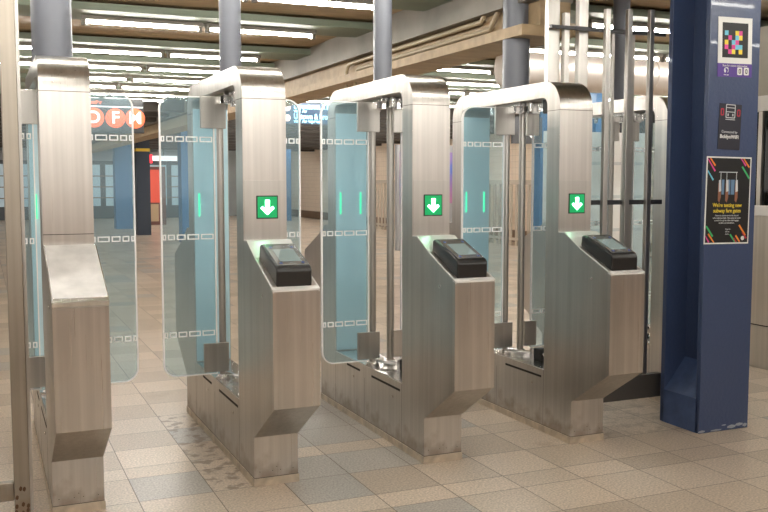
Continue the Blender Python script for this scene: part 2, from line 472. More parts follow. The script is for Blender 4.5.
def door_leaf(t, s, x_out=-.405):
    x_in = -.105
    bm = bmesh.new(); prism(bm, leaf_outline(s, x_in, x_out), [], -.036, -.026, 'y')
    lf = finish(bm, 'glass_door', GLASS, t, smooth=False)
    bm = bmesh.new(); prism(bm, leaf_outline(s, x_in - .0, x_out - .002), [inset(s, .0068, x_in, x_out)], -.0385, -.0235, 'y')
    e = finish(bm, 'glass_edge', EDGE, lf, smooth=False)
    tag(e, 'edge of the glass, its lit brightness painted white')
    scale = (abs(x_out) - .105) / .30
    for z in (1.738, 1.203, .664):
        bm = bmesh.new()
        x = -.118
        for w_ in (.070, .064, .048, .037, .019):
            w2 = w_ * min(scale, 1.25)
            a, b = (x - w2, x) if s < 0 else (-x, -x + w2)
            prism(bm, [(a, z-.030), (b, z-.030), (b, z), (a, z)], [[(a+.006, z-.024), (b-.006, z-.024), (b-.006, z-.006), (a+.006, z-.006)]], -.0375, -.0245, 'y')
            x -= w2 + .0105
        m_ = finish(bm, 'marking_row', MARK, lf, smooth=False)
        tag(m_, 'row of white outlined boxes on the glass')
    for z0, z1, nm in ((1.783, 1.957, 'upper_clamp'), (.43, .592, 'lower_clamp')):
        a, b = (-.186, -.045) if s < 0 else (.045, .135)
        box(nm, STEEL_P, a, b, -.062, -.042, z0, z1, lf, bevel=.003)
    bm = bmesh.new()
    for z in (1.815, 1.925, .46, .565):
        x = -.17 * (-s) if s > 0 else -.17
        x = -.17 if s < 0 else .12
        acyl(bm, (x, -.065, z), (x, -.061, z), .005, n=10)
    finish_split(bm, 'clamp_bolt', STEEL_D, lf)
    return lf

def make_reader(t, z=0):
    side = [(-1.118, 1.010), (-1.122, 1.094), (-1.108, 1.110), (-.868, 1.196), (-.840, 1.192), (-.832, 1.128)]
    bm = bmesh.new(); prism(bm, side, [], -.085, .085, 'x')
    r = finish(bm, 'card_reader', BLACK, t, bevel=.011, seg=3)
    tag(r, 'black wedge-shaped card reader')
    ang = math.atan2(.086, .240)
    # clear dome sheet over the top, screen beneath it
    def on_top(u0, u1, x0, x1, h0, h1, bm):
        # u runs from the front edge up the slope
        d = Vector((0, math.cos(ang), math.sin(ang))); n = Vector((0, -math.sin(ang), math.cos(ang))); o = Vector((0, -1.108, 1.110))
        vv = []
        for h in (h0, h1):
            for (x, u) in ((x0, u0), (x1, u0), (x1, u1), (x0, u1)):
                vv.append(bm.verts.new(o + Vector((x, 0, 0)) + d * u + n * h))
        for f in ((0,3,2,1),(4,5,6,7),(0,1,5,4),(1,2,6,5),(2,3,7,6),(3,0,4,7)): bm.faces.new([vv[i] for i in f])
    bm = bmesh.new(); on_top(.008, .238, -.074, .074, .0005, .004, bm)
    bz = finish(bm, 'bezel', mat('grey_bezel', (.22, .23, .24), .18, .5, coat=1), r, bevel=.0015)
    bm = bmesh.new(); on_top(.048, .180, -.050, .050, .003, .0062, bm)
    s_ = finish(bm, 'screen', mat('reader_screen', (.055, .075, .07), .07, emit=(.6, .75, .70), es=.28, coat=1), r, bevel=.001)  # pale glow added in place of glare reflected on the screen
    tag(s_, 'glossy dark screen with an added pale glow')
    bm = bmesh.new()
    on_top(.200, .212, -.058, -.046, .003, .0065, bm); on_top(.200, .212, .046, .058, .003, .0065, bm)
    on_top(.022, .034, .046, .058, .003, .0065, bm); on_top(.022, .034, -.058, -.046, .003, .0065, bm)
    finish_split(bm, 'indicator_dot', mat('blue_lamp', (.06, .09, .2), .3, emit=(.2, .35, 1), es=.06), r)
    return r

def make_cabinet(kind, leaf_out_right=-.39, leaf_out_left=-.405):
    t = thing('fare_gate', 'x', 'fare gate')
    bm = bmesh.new(); prism(bm, slim_profile() if kind == 'slim' else cab_profile(), [opening()], -HW, HW, 'x')
    bmesh.ops.recalc_face_normals(bm, faces=bm.faces)
    for f in bm.faces:
        f.normal_update(); n_ = f.normal
        f.smooth = abs(n_.x) < .1 and abs(n_.y) > .02 and abs(n_.z) > .02 and f.calc_center_median().z > 1.85
    for e_ in bm.edges:
        e_.smooth = all(f.smooth for f in e_.link_faces)
    finish(bm, 'cabinet', STEEL, t, smooth=False)
    # plinth
    f0 = -.659 if kind == 'slim' else -.812
    bm = bmesh.new(); prism(bm, [(f0, 0), (.812, 0), (.812, .040), (f0, .040)], [], -HW - .005, HW + .005, 'x')
    finish(bm, 'plinth', mat('plinth_metal', (.58, .50, .40), .4, .6, noise=.2, nscale=14), t, bevel=.002)
    # seams as thin dark gaskets
    bm = bmesh.new()
    for s in (-1, 1):
        ya, yb = sorted((s * .6548, s * .523)); abox(bm, -HW - .0006, HW + .0006, ya, yb, 1.8985, 1.9015)
        abox(bm, -HW - .0006, HW + .0006, s * .523 - .001, s * .523 + .001, .045, .375)
    abox(bm, -HW - .0006, HW + .0006, f0 + .003, .809, .0405, .0432)
    abox(bm, -HW - .0006, HW + .0006, .02, .022, .045, .30)
    finish_split(bm, 'seam', mat('seam_gasket', (.10, .085, .07), .6), t, smooth=False)
    # side access panels with dark slots
    bm = bmesh.new()
    for sx in (-1, 1):
        x0, x1 = sorted((sx * (HW - .001), sx * (HW + .0015)))
        abox(bm, x0, x1, -.50, -.09, .325, .338)
        abox(bm, x0, x1, .095, .315, .325, .338)
    finish_split(bm, 'vent_slot', DARK, t, smooth=False)
    bm = bmesh.new()
    for sx in (-1, 1):
        for yy in ((-.40, .20) if kind == 'slim' else (-.40, .20, -.98)):
            zz = .275 if yy > -.9 else .965
            acyl(bm, (sx * (HW - .001), yy, zz), (sx * (HW + .003), yy, zz), .008, n=12)
    finish_split(bm, 'lock_screw', STEEL_T, t)
    # front access panel on the upper face
    if kind == 'reader':
        box('display_panel', STEEL_P, -HW + .006, HW - .006, -.6565, -.650, 1.212, 1.50, t, bevel=.001)
    # shelf trims
    bm = bmesh.new()
    e = .0022
    if kind == 'reader':
        path = [(-1.147, 1.000), (-1.147, 1.009), (-.869, 1.1245), (-.716, 1.2055), (-.656, 1.2055)]
    else:
        path = [(-1.150, .985), (-1.154, 1.003), (-1.145, 1.016), (-.72, 1.2058), (-.656, 1.2058)]
    for p, q in zip(path, path[1:]):
        if (kind == 'reader'):
            wdt = .006
            for sx in (-1, 1):
                x0, x1 = sorted((sx * (HW + .001), sx * (HW - wdt)))
                prism(bm, [p, q, (q[0], q[1] - .006), (p[0], p[1] - .006)], [], x0, x1, 'x')
        else:
            prism(bm, [p, q, (q[0] + .001, q[1] - .006), (p[0] + .003, p[1] - .006)], [], -HW - .001, HW + .001, 'x')
    if kind == 'reader':
        prism(bm, [(-1.147, .999), (-1.147, 1.008), (-1.120, 1.019), (-1.120, 1.005)], [], -HW - .001, HW + .001, 'x')
        finish(bm, 'shelf_trim', WHITE_TRIM, t, smooth=False)
        bm = bmesh.new(); prism(bm, [(-.850, 1.1315), (-.718, 1.2045), (-.657, 1.2045), (-.657, 1.198), (-.716, 1.197), (-.848, 1.125)], [], -HW + .006, HW - .006, 'x')
        finish(bm, 'shelf_plate', mat('pale_shelf_enamel', (.80, .80, .80), .3, .3), t, smooth=False)
        make_reader(t)
        # direction light: green square with a white arrow
        ind = box('direction_light', BLACK, -.046, .066, -.6600, -.650, 1.308, 1.424, t, bevel=.002)
        bm = bmesh.new(); abox(bm, -.040, .060, -.6612, -.6595, 1.314, 1.418); g = finish(bm, 'lamp_face', GREEN_E, ind, smooth=False)
        bm = bmesh.new(); prism(bm, [(-.001, 1.402), (.021, 1.402), (.021, 1.358), (.036, 1.370), (.045, 1.361), (.010, 1.328), (-.025, 1.361), (-.016, 1.370), (-.001, 1.358)], [], -.6628, -.6610, 'y')
        a = finish(bm, 'arrow', GREEN_A, ind, smooth=False); tag(a, 'lit white arrow pointing down')
    elif kind == 'slim':
        bm.free()
    else:
        finish(bm, 'shelf_trim', STEEL_T, t, smooth=False)
        bm = bmesh.new(); prism(bm, [(-1.138, 1.0195), (-.722, 1.2065), (-.657, 1.2065), (-.657, 1.199), (-.72, 1.199), (-1.135, 1.012)], [], -HW + .003, HW - .003, 'x')
        finish(bm, 'shelf_plate', mat('scuffed_pale_plate', (.74, .72, .71), .38, .35, noise=.10, nscale=12), t, smooth=False)
        box('face_seam', DARK, -HW + .001, HW - .001, -.6548, -.653, 1.252, 1.255, t)
    bm = bmesh.new()
    for x in (-.085, -.02, .0, .02, .085) if kind != 'slim' else ():
        acyl(bm, (x, -.810, .072 + .018 * (abs(x) < .01)), (x, -.806, .072 + .018 * (abs(x) < .01)), .0018, n=8)
    finish_split(bm, 'kick_rivet', DARK, t)
    # inside of the frame: hinge shafts, tinted panel, mechanism
    o = box('leg_tint_panel', TEAL, -HW + .006, HW - .006, .515, .5255, .385, 1.93, t, bevel=.001)  # added panel: tint and reflections of the door glass put into its colour
    tag(o, 'added panel on the far leg, coloured like blue-green glass reflections')
    box('sill_plate', STEEL_T, -HW + .004, HW - .004, -.524, .515, .3745, .379, t)
    for s in (-1, 1):
        sx_ = -.066 if s < 0 else .050
        cyl('hinge_shaft', STEEL_P, (sx_, 0, .378), (sx_, 0, 1.975), .019 if s < 0 else .022, None, t, 20)
        bm = bmesh.new(); acyl(bm, (sx_, 0, .379), (sx_, 0, .392), .042, n=24); acyl(bm, (sx_, 0, .392), (sx_, 0, .405), .034, .028, n=24)
        finish(bm, 'shaft_flange', STEEL_T, t, bevel=.002)
        door_leaf(t, s, leaf_out_right if s > 0 else leaf_out_left)
    bm = bmesh.new()
    acyl(bm, (-.02, -.075, .405), (.05, -.16, .405), .010, n=10); acyl(bm, (.05, -.16, .38), (.05, -.16, .43), .022, n=16)
    acyl(bm, (-.052, 0, .41), (-.02, -.075, .405), .010, n=10)
    finish(bm, 'linkage_arm', CHROME, t)
    bm = bmesh.new(); abox(bm, .01, .075, -.30, -.22, .379, .450); o = finish(bm, 'damper_block', RUBBER, t, bevel=.008)
    bm = bmesh.new(); acyl(bm, (.042, -.302, .420), (.042, -.318, .420), .022, n=16); finish(bm, 'damper_cap', CHROME, o, bevel=.002)
    # top mechanism under the arch
    bm = bmesh.new(); abox(bm, -.085, .085, -.18, .14, 1.955, 1.979); abox(bm, -.09, -.03, -.12, -.06, 1.915, 1.956); abox(bm, .03, .09, -.14, -.08, 1.915, 1.956)
    for s in (-1, 1):
        acyl(bm, (s * .052, 0, 1.93), (s * .052, 0, 1.956), .042, n=18); acyl(bm, (s * .03, -.22, 1.92), (s * .03, -.22, 1.979), .016, n=12)
        acyl(bm, (s * .06, .20, 1.925), (s * .06, .20, 1.979), .014, n=12)
    finish(bm, 'top_bracket', CHROME, t, bevel=.002)
    bm = bmesh.new(); abox(bm, -.06, .06, -.47, -.39, 1.895, 1.979); finish(bm, 'top_bumper', RUBBER, t, bevel=.008)
    bm = bmesh.new(); abox(bm, -.08, -.072, .5085, .5150, 1.28, 1.42); finish(bm, 'green_strip', GREEN_S, t, smooth=False)  # small upright green emissive strips on the far leg
    bm = bmesh.new(); abox(bm, .060, .068, .5085, .5150, 1.28, 1.42); finish(bm, 'green_strip', GREEN_S, t, smooth=False)
    return t

XA, SP = 1.1827, .9226
gA = make_cabinet('reader'); gA.location = (XA + HW, CY, 0)
gA['label'] = 'stainless fare gate with card reader, nearest of the three showing green arrows'
gB = copy_tree(gA); gB.location = (XA + SP + HW, CY, 0)
gB['label'] = 'stainless fare gate, middle one of the three with card readers and green arrows'
gC = copy_tree(gA); gC.location = (XA + 2 * SP + HW + .005, CY, 0)
gC['label'] = 'stainless fare gate beside the barred fence, green glow on its shelf'
gZ = make_cabinet('plain', -.39, -.20); gZ.location = (XA - SP + HW - .012, CY - .02, 0)
gZ['label'] = 'stainless fare gate without card reader, leftmost and nearest, beside the grimy post'
DX, DDY = 4.19, .45
gD = make_cabinet('plain', -.39, -.60); gD.location = (DX + HW, CY + DDY, 0)
gD['label'] = 'stainless fare gate behind the barred fence and blue column'
for g in (gA, gB, gC, gZ, gD): g['group'] = 'row of stainless fare gates'

# grey poles rising from gate tops to the ceiling
for X, r, lb in ((XA - SP + HW - .012, .100, 'thick grey round pole on top of the leftmost gate'), (XA + HW, .060, 'slim grey round pole on top of the gate second from left'),
                 (XA + SP + HW, .055, 'slim grey round pole on top of the middle gate'), (XA + 2 * SP + HW, .086, 'wide grey round pole on top of the gate beside the fence'),
                 (DX + HW, .06, 'grey round pole behind the upper bars of the fence')):
    t = thing('ceiling_pole', lb, 'pole', (X, CY + (DDY if X > 4.2 else 0), 2.072), 0, 'poles above the gates')
    cyl('shaft', POLE, (0, 0, 0), (0, 0, CEIL - 2.072), r, None, t, 32)
    bm = bmesh.new(); acyl(bm, (0, 0, 0), (0, 0, .008), r + .014, n=32); finish(bm, 'base_collar', POLE, t)

# ------------------------------------------------------------------ blue column with posters
cx0, cx1, cy0, cy1 = 3.851, 4.231, 4.171, 4.518
t = thing('steel_column', 'dark blue painted steel column with three posters on its front', 'column', ((cx0+cx1)/2, (cy0+cy1)/2, 0))
hx, hy = (cx1-cx0)/2, (cy1-cy0)/2
box('front_flange', BLUE, -hx, hx, -hy, -hy + .035, 0, CEIL, t, bevel=.004)
box('back_flange', BLUE, -hx, hx, hy - .035, hy, 0, CEIL, t, bevel=.004)
box('web', BLUE, -.03, .03, -hy + .035, hy - .035, 0, CEIL, t)
bm = bmesh.new()
prism(bm, [(-hx, 0), (hx, 0), (hx, .205), (.03, .40), (-.03, .40), (-hx, .205)], [], -hy + .02, hy - .02, 'y')
finish(bm, 'base_infill', mat('worn_blue_paint', (.055, .09, .20), .35, noise=.15, nscale=9, bump=.4), t)
bm = bmesh.new(); 
for (x_, z_, sx_, sz_) in ((-.17, .012, .03, .008), (-.06, .010, .05, .006), (.06, .02, .04, .012), (.12, .028, .035, .010), (.165, .02, .02, .012), (.0, .035, .02, .004)):
    bmesh.ops.create_icosphere(bm, subdivisions=1, radius=1, matrix=Matrix.Translation((x_, -hy - .0005, z_)) @ Matrix.Diagonal((sx_, .0015, sz_, 1)))
o = finish(bm, 'paint_chips', mat('chipped_paint', (.32, .35, .40), .6), t); tag(o, 'pale chips where the paint has worn away')

FY = cy0 - .0012
INK = mat('poster_black', (.008, .008, .009), .5); PWH = mat('poster_white', (.78, .78, .76), .5); PPU = mat('poster_purple', (.10, .05, .28), .5)
PYE = mat('poster_yellow', (.85, .65, .05), .5); PMA = mat('poster_magenta', (.70, .06, .30), .5); PCY = mat('poster_cyan', (.16, .55, .72), .5)
PGR = mat('poster_green', (.05, .45, .15), .5); POR = mat('poster_orange', (.85, .25, .03), .5); PRE = mat('poster_red', (.45, .02, .05), .5)
PGY = mat('poster_grey', (.55, .58, .60), .5); PDB = mat('poster_denim', (.12, .22, .36), .5); PBR = mat('poster_brown', (.28, .12, .07), .5)
PVI = mat('poster_violet', (.40, .08, .42), .5)
def sheet(name, m, x0, x1, z0, z1, d0, d1, parent):
    bm = bmesh.new(); abox(bm, x0, x1, -d1, -d0, z0, z1); return finish(bm, name, m, parent, smooth=False)
# poster 1: colour squares
t1 = thing('poster', 'white-framed poster of coloured squares above a purple strip, topmost on blue column', 'poster', (4.037, FY, 2.27), 0, 'posters on the blue column')
t1.rotation_euler = (0, math.radians(-1), 0)
sheet('white_frame', PWH, -.128, .128, -.095, .168, 0, .002, t1)
sheet('black_field', INK, -.097, .097, -.062, .137, .002, .0026, t1)
sheet('purple_strip', PPU, -.130, .130, -.172, -.095, 0, .0022, t1)
cells = {'c': [(1, 0), (3, 2), (3, 4), (4, 4.9), (2.9, 3.2)], 'y': [(4, 0), (4.9, 1.2), (1, 2.2), (3, 6), (4.7, 6)], 'm': [(5, 0), (2, 1), (3.9, 3), (1, 3.2), (2.8, 4.2), (2, 6)]}
grid = ["......", "c..ym.", ".m.cy.", "y.cm..", "m.mcc.", ".my.y."]
for k, m_ in (('c', PCY), ('y', PYE), ('m', PMA)):
    bm = bmesh.new(); s = .0265
    for r_, row in enumerate(grid):
        for c_, ch in enumerate(row):
            if ch == k: abox(bm, -.080 + c_ * s, -.080 + (c_ + 1) * s, -.0036, -.0026, .118 - (r_ + 1) * s, .118 - r_ * s)
    finish_split(bm, {'c': 'cyan_square', 'y': 'yellow_square', 'm': 'pink_square'}[k], m_, t1, smooth=False)
text('strip_heading', 'Scan for station information', PWH, .0165, (0, -.0028, -.108), FACE_CAM, t1)
bm = bmesh.new(); prism(bm, arc(-.065, -.135, .017, -60, 240, 14) + arc(-.060, -.128, .012, 240, -60, 14), [], -.0032, -.0022, 'y'); finish(bm, 'moon_mark', PWH, t1, smooth=False)
bm = bmesh.new()
for x in (.018, .068): prism(bm, rrect(x, x + .038, -.160, -.116, .006), [], -.0030, -.0022, 'y')
finish_split(bm, 'badge', PWH, t1, smooth=False)
bm = bmesh.new()
for x in (.018, .068): prism(bm, rrect(x + .011, x + .027, -.152, -.125, .006), [rrect(x + .015, x + .023, -.147, -.130, .003)], -.0036, -.0030, 'y')
finish_split(bm, 'badge_icon', INK, t1, smooth=False)
text('strip_note', 'free app', PWH, .011, (-.065, -.0028, -.160), FACE_CAM, t1)
# poster 2: dark sticker
t2 = thing('sticker', 'small dark sticker with white line drawing, between the two posters on blue column', 'sticker', (4.014, FY, 1.81), 0, 'posters on the blue column')
t2.rotation_euler = (0, math.radians(2), 0)
sheet('backing', mat('sticker_charcoal', (.022, .022, .035), .5), -.084, .084, -.132, .132, 0, .002, t2)
bm = bmesh.new()
prism(bm, rrect(-.036, .036, .050, .130, .006), [rrect(-.031, .031, .055, .125, .004)], -.003, -.002, 'y')
abox(bm, -.031, .031, -.003, -.002, .084, .088); abox(bm, -.033, .033, -.003, -.002, .108, .112)
abox(bm, -.022, -.014, -.003, -.002, .062, .076); abox(bm, .014, .022, -.003, -.002, .062, .076); abox(bm, -.036, .036, -.003, -.002, .040, .044)
finish(bm, 'line_drawing', PGY, t2, smooth=False)
bm = bmesh.new()
for s in (-1, 1):
    prism(bm, rrect(-.012 + s * .062, .012 + s * .062, .062, .104, .008), [rrect(-.006 + s * .062, .006 + s * .062, .069, .097, .004)], -.003, -.002, 'y')
finish_split(bm, 'red_mark', PRE, t2, smooth=False)
text('caption', 'Connected by', PGY, .021, (0, -.0022, -.030), FACE_CAM, t2)
text('headline', 'BoldynWiFi', PWH, .030, (0, -.0022, -.058), FACE_CAM, t2, bold=.0006)
# poster 3
t3 = thing('poster', 'large black poster with white edge, yellow headline and coloured corner stripes', 'poster', (4.017, FY, 1.381), 0, 'posters on the blue column')
t3.rotation_euler = (0, math.radians(.7), 0)
sheet('white_edge', PWH, -.170, .170, -.255, .255, 0, .002, t3)
sheet('black_field', INK, -.162, .162, -.247, .247, .002, .0026, t3)
def stripe(bm, x, z, ln, w_=.011, ang=-50):
    c, s = math.cos(math.radians(ang)), math.sin(math.radians(ang))
    pts = [(-ln/2, -w_/2), (ln/2, -w_/2), (ln/2, w_/2), (-ln/2, w_/2)]
    pp = [(max(-.162, min(.162, x + a*c - b*s)), max(-.247, min(.247, z + a*s + b*c))) for a, b in pts]
    prism(bm, pp, [], -.0034, -.0026, 'y')
for nm, m_, L_ in (('orange_stripe', POR, [(-.125, .225, .06), (.132, .222, .07), (-.118, -.222, .07), (.118, -.175, .08), (.085, -.225, .05)]),
                   ('magenta_stripe', PMA, [(-.135, .205, .09), (.108, .228, .06), (-.150, -.225, .05)]),
                   ('blue_stripe', PCY, [(-.140, .145, .07)]), ('green_stripe', PGR, [(.128, .165, .09), (-.132, -.180, .08), (.045, -.222, .06)]),
                   ('red_stripe', PRE, [(.135, -.205, .05), (.065, -.235, .035)])):
    bm = bmesh.new()
    for x, z, ln in L_: stripe(bm, x, z, ln)
    finish_split(bm, nm, m_, t3, smooth=False)
bm = bmesh.new(); abox(bm, -.075, .065, -.0036, -.0028, .163, .168)
for x in (-.063, -.018, .055): abox(bm, x, x + .004, -.0036, -.0028, .118, .165)
finish(bm, 'rail_drawing', PGY, t3, smooth=False)
bm = bmesh.new(); 
for x0_, x1_ in ((-.052, -.034), (-.005, .012), (.018, .045)): abox(bm, x0_, x1_, -.0032, -.0027, .035, .122)
finish(bm, 'denim_shapes', PDB, t3, smooth=False)
bm = bmesh.new()
for x0_ in (-.078, -.022, .050): prism(bm, [(x0_, .10), (x0_+.018, .12), (x0_+.022, .02), (x0_+.012, -.012), (x0_, .0)], [], -.0034, -.0028, 'y')
finish(bm, 'arm_shapes', PBR, t3, smooth=False)
bm = bmesh.new()
for x0_ in (-.075, -.020, .052): prism(bm, [(x0_, .118), (x0_+.016, .122), (x0_+.020, .055), (x0_+.002, .05)], [], -.0037, -.0031, 'y')
finish(bm, 'grey_sleeves', PGY, t3, smooth=False)
text('headline', "We're testing new", PYE, .032, (-.004, -.003, -.028), FACE_CAM, t3, bold=.0003, sx=.92)
text('headline', 'subway fare gates', PYE, .032, (-.004, -.003, -.060), FACE_CAM, t3, bold=.0003, sx=.92)
for i, s_ in enumerate(('Find us at stations across the city and', 'tell us what you think. These gates are easier', 'to walk through for riders with luggage,', 'strollers and wheelchairs.')):
    text('small_print', s_, PGY, .0130, (-.004, -.003, -.088 - i * .0145), FACE_CAM, t3, sx=.9)
for i, s_ in enumerate(('Scan to', 'tell us', 'more')):
    text('side_note', s_, PGY, .013, (-.012, -.003, -.168 - i * .0145), FACE_CAM, t3, align='LEFT')
bm = bmesh.new(); prism(bm, arc(.122, -.222, .013, 0, 350, 18), [], -.0040, -.0034, 'y'); finish(bm, 'round_mark', PWH, t3, smooth=False)

# ------------------------------------------------------------------ barred fence between gate and column
FYY = 4.62
t = thing('barred_fence', 'steel bar fence between the rightmost reader gate and the blue column', 'fence', (3.5, FYY, 0))
def bar(x, z0, z1, w_=.018, d=.018, y=0, m=STEEL_D, nm='bar'):
    return box(nm, m, x - 3.5 - w_, x - 3.5 + w_, y - d, y + d, z0, z1, t, bevel=.003)
bar(3.470, .28, 2.52, .017, .015); bar(3.632, .28, 2.53, .017, .015); bar(3.798, .28, 2.54, .017, .015)
bar(3.360, .28, 2.585, .034, .02, .10)
bar(3.560, .28, 2.40, .011, .008, .06); bar(3.725, .28, 2.40, .012, .010, .08)
box('bottom_rail', mat('dark_rail_steel', (.12, .11, .10), .45, .6), 3.262 - 3.5, 3.93 - 3.5, -.025, .025, .130, .280, t, bevel=.004)
box('middle_rail', mat('black_rail_paint', (.03, .03, .035), .4), 3.262 - 3.5, 3.93 - 3.5, .018, .040, 1.350, 1.378, t)
box('top_rail', MATS['black_rail_paint'], 3.264 - 3.5, 3.93 - 3.5, .018, .040, 2.388, 2.410, t)
t = thing('upper_grille', 'stainless post and thin bar standing on the gate beside the fence', 'grille', (3.5, FYY, 0))
bar(3.148, 2.074, 2.59, .040, .02, .10, nm='upper_post'); bar(3.215, 2.074, 2.49, .018, .018, .06, nm='upper_bar')
box('cross_rail', MATS['black_rail_paint'], 3.09 - 3.5, 3.262 - 3.5, .018, .040, 2.390, 2.408, t)

# grimy post and low rail left of the leftmost gate
t = thing('fence_post', 'grimy stainless square post at the left edge of the picture', 'post', (.128, 4.40, 0))
GRIMY = steel('grimy_post_steel', (.38, .34, .29), .40)
box('post', GRIMY, -.036, .030, -.036, .036, 0, CEIL, t, bevel=.004)
bm = bmesh.new(); 
for k in range(9):
    a = random.uniform(0, 6.28)
    bmesh.ops.create_icosphere(bm, subdivisions=1, radius=1, matrix=Matrix.Translation((random.uniform(-.035, .03), -.036, random.uniform(.0, .12))) @ Matrix.Diagonal((.008, .003, .012, 1)))
finish(bm, 'rust_scabs', mat('rust', (.10, .05, .025), .8), t)
box('foot_rail', GRIMY, -1.6, -.037, -.02, .02, .06, .145, t, bevel=.004)
box('rear_channel', STEEL_D, .031, .045, .0, .03, .0, CEIL, t)

# ------------------------------------------------------------------ booth on the right
t = thing('agent_booth', 'steel booth with a glass window beyond the blue column at the right edge', 'booth', (5.65, 5.4, 0))
BS = steel('booth_steel', (.55, .52, .47), .34, dirt=False)
box('base_panel', BS, .01, 1.6, -2.2, 1.0, 0, .34, t, bevel=.003)
box('wall_panel', BS, .0, 1.6, -2.2, 1.0, .352, 1.22, t, bevel=.003)
box('panel_seam', DARK, .02, 1.59, -2.19, .99, .33, .36, t)
box('counter_ledge', WHITE_TRIM, -.03, 1.6, -2.2, 1.02, 1.22, 1.30, t, bevel=.004)
box('window_pane', WINDOW, .02, .035, -2.18, .98, 1.30, 2.04, t)
box('booth_interior', mat('booth_back', (.12, .19, .24), .5), .5, 1.6, -2.15, .95, 1.30, 2.04, t)
box('header_frame', mat('pale_frame_steel', (.60, .58, .55), .4, .5), -.01, 1.6, -2.2, 1.0, 2.04, 2.16, t, bevel=.003)
box('header_panel', mat('header_taupe', (.30, .27, .22), .6), .02, 1.6, -2.2, 1.0, 2.16, 2.70, t)
bm = bmesh.new()
for y_ in (-.85, .12, .97): abox(bm, .0, .03, y_, y_ + .04, 1.30, 2.04)
finish_split(bm, 'window_mullion', BS, t)

# ------------------------------------------------------------------ duct, conduits
t = thing('ceiling_duct', 'wide pale round duct under the ceiling behind the barred fence', 'duct', (7.2, 8.1, 2.63))
cyl('duct_tube', DUCTM, (-2.35, 0, 0), (2.6, 0, 0), .215, None, t, 36)
bm = bmesh.new()
for x in (-1.9, -.6, .7, 2.0): acyl(bm, (x, 0, 0), (x + .03, 0, 0), .225, n=36)
finish_split(bm, 'duct_band', DUCTM, t)
bm = bmesh.new()
for x in (-1.2, 1.3): acyl(bm, (x, 0, .2), (x, 0, CEIL - 2.63), .012, n=8)
finish_split(bm, 'hanger_rod', STEEL_D, t)
for k, (z_, x_, lb) in enumerate(((2.565, GX0 - .055, 'upper of two cream conduits clipped along the girder'), (2.50, GX0 - .045, 'lower of two cream conduits clipped along the girder'))):
    bm = bmesh.new()
    pts = [(x_ - .01, 5.35 - .1 * k, 2.74)] + [(x_, 5.45 - .1*k + .12 * math.sin(a), z_ + .12 * (1 - math.cos(math.pi/2 - a)) ) for a in (0, .5, 1.0, 1.4)] + [(x_, 6.3, z_), (x_, 7.4, z_)] 
    yb = 8.0 - .2 * k
    pts += [(x_, yb + .10 * math.sin(a), z_ - .10 * (1 - math.cos(a))) for a in (0, .4, .8, 1.2, 1.57)] + [(x_, yb + .1, 2.30)]
    atube(bm, pts, .017)
    o = finish(bm, 'conduit', CONDUIT, sharp=1.2); tag(o, lb, 'conduit', 'conduits along the girder')

# ------------------------------------------------------------------ hanging signs
SB = mat('sign_black', (.012, .012, .014), .4)
SO = mat('sign_orange', (.75, .10, .03), .4, emit=(1, .12, .04), es=.5)
SW = mat('sign_white', (.85, .85, .85), .4, emit=(1, 1, 1), es=.45)
t = thing('line_sign', 'hanging black sign with orange D, F and M discs, seen through the left glass door', 'sign', (1.45, 14.0, 2.42))
box('panel', SB, -.80, .78, -.02, .06, -.23, .26, t, bevel=.004)
box('white_rule', SW, -.79, .77, -.024, -.02, .135, .150, t)
for x, ch in ((.075, 'D'), (.375, 'F'), (.655, 'M')):
    bm = bmesh.new(); acyl(bm, (x, -.02, -.02), (x, -.026, -.02), .142, n=32); d = finish(bm, 'route_disc', SO, t)
    text('letter', ch, SW, .24, (x, -.028, -.02), FACE_CAM, d, bold=.006, ext=.001)
text('sign_text', 'Transfer', SO, .075, (.06, -.024, .20), FACE_CAM, t, bold=.002)
bm = bmesh.new()
for x in (-.5, .5): acyl(bm, (x, .02, .26), (x, .02, CEIL - 2.42), .012, n=8)
finish_split(bm, 'hanger_rod', SB, t)

t = thing('destination_sign', 'black hanging screen with bright cyan lines of text, beyond the second aisle', 'sign', (4.86, 14.0, 2.55)); t.scale = (.875, .875, .875)
box('housing', SB, -.80, .75, 0, .12, -.22, .235, t, bevel=.004)
CT = mat('cyan_text', (.4, .8, .9), .4, emit=(.35, .80, 1.0), es=1.6)
box('screen', mat('screen_blue', (.01, .03, .06), .3, emit=(.02, .10, .20), es=.5), -.75, .70, -.006, 0, -.185, .185, t)
for z_, a, b_ in ((.095, 'Downtown & Brooklyn', 'via 6 Av'), (-.085, 'Uptown & Bronx', 'via 6 Av express')):
    text('screen_text', a, CT, .135, (-.36, -.012, z_ + .028), FACE_CAM, t, align='LEFT', bold=.004, sx=.8)
    text('screen_text', b_, CT, .075, (-.36, -.012, z_ - .055), FACE_CAM, t, align='LEFT', bold=.003)
    bm = bmesh.new(); acyl(bm, (-.48, -.006, z_), (-.48, -.012, z_), .062, n=24)
    finish(bm, 'route_disc', mat('pink_disc', (.8, .5, .4), .4, emit=(1, .62, .5), es=1.6), t)
bm = bmesh.new(); acyl(bm, (-.6, .06, .235), (-.6, .06, .328), .02, n=8); finish_split(bm, 'hanger_rod', SB, t)

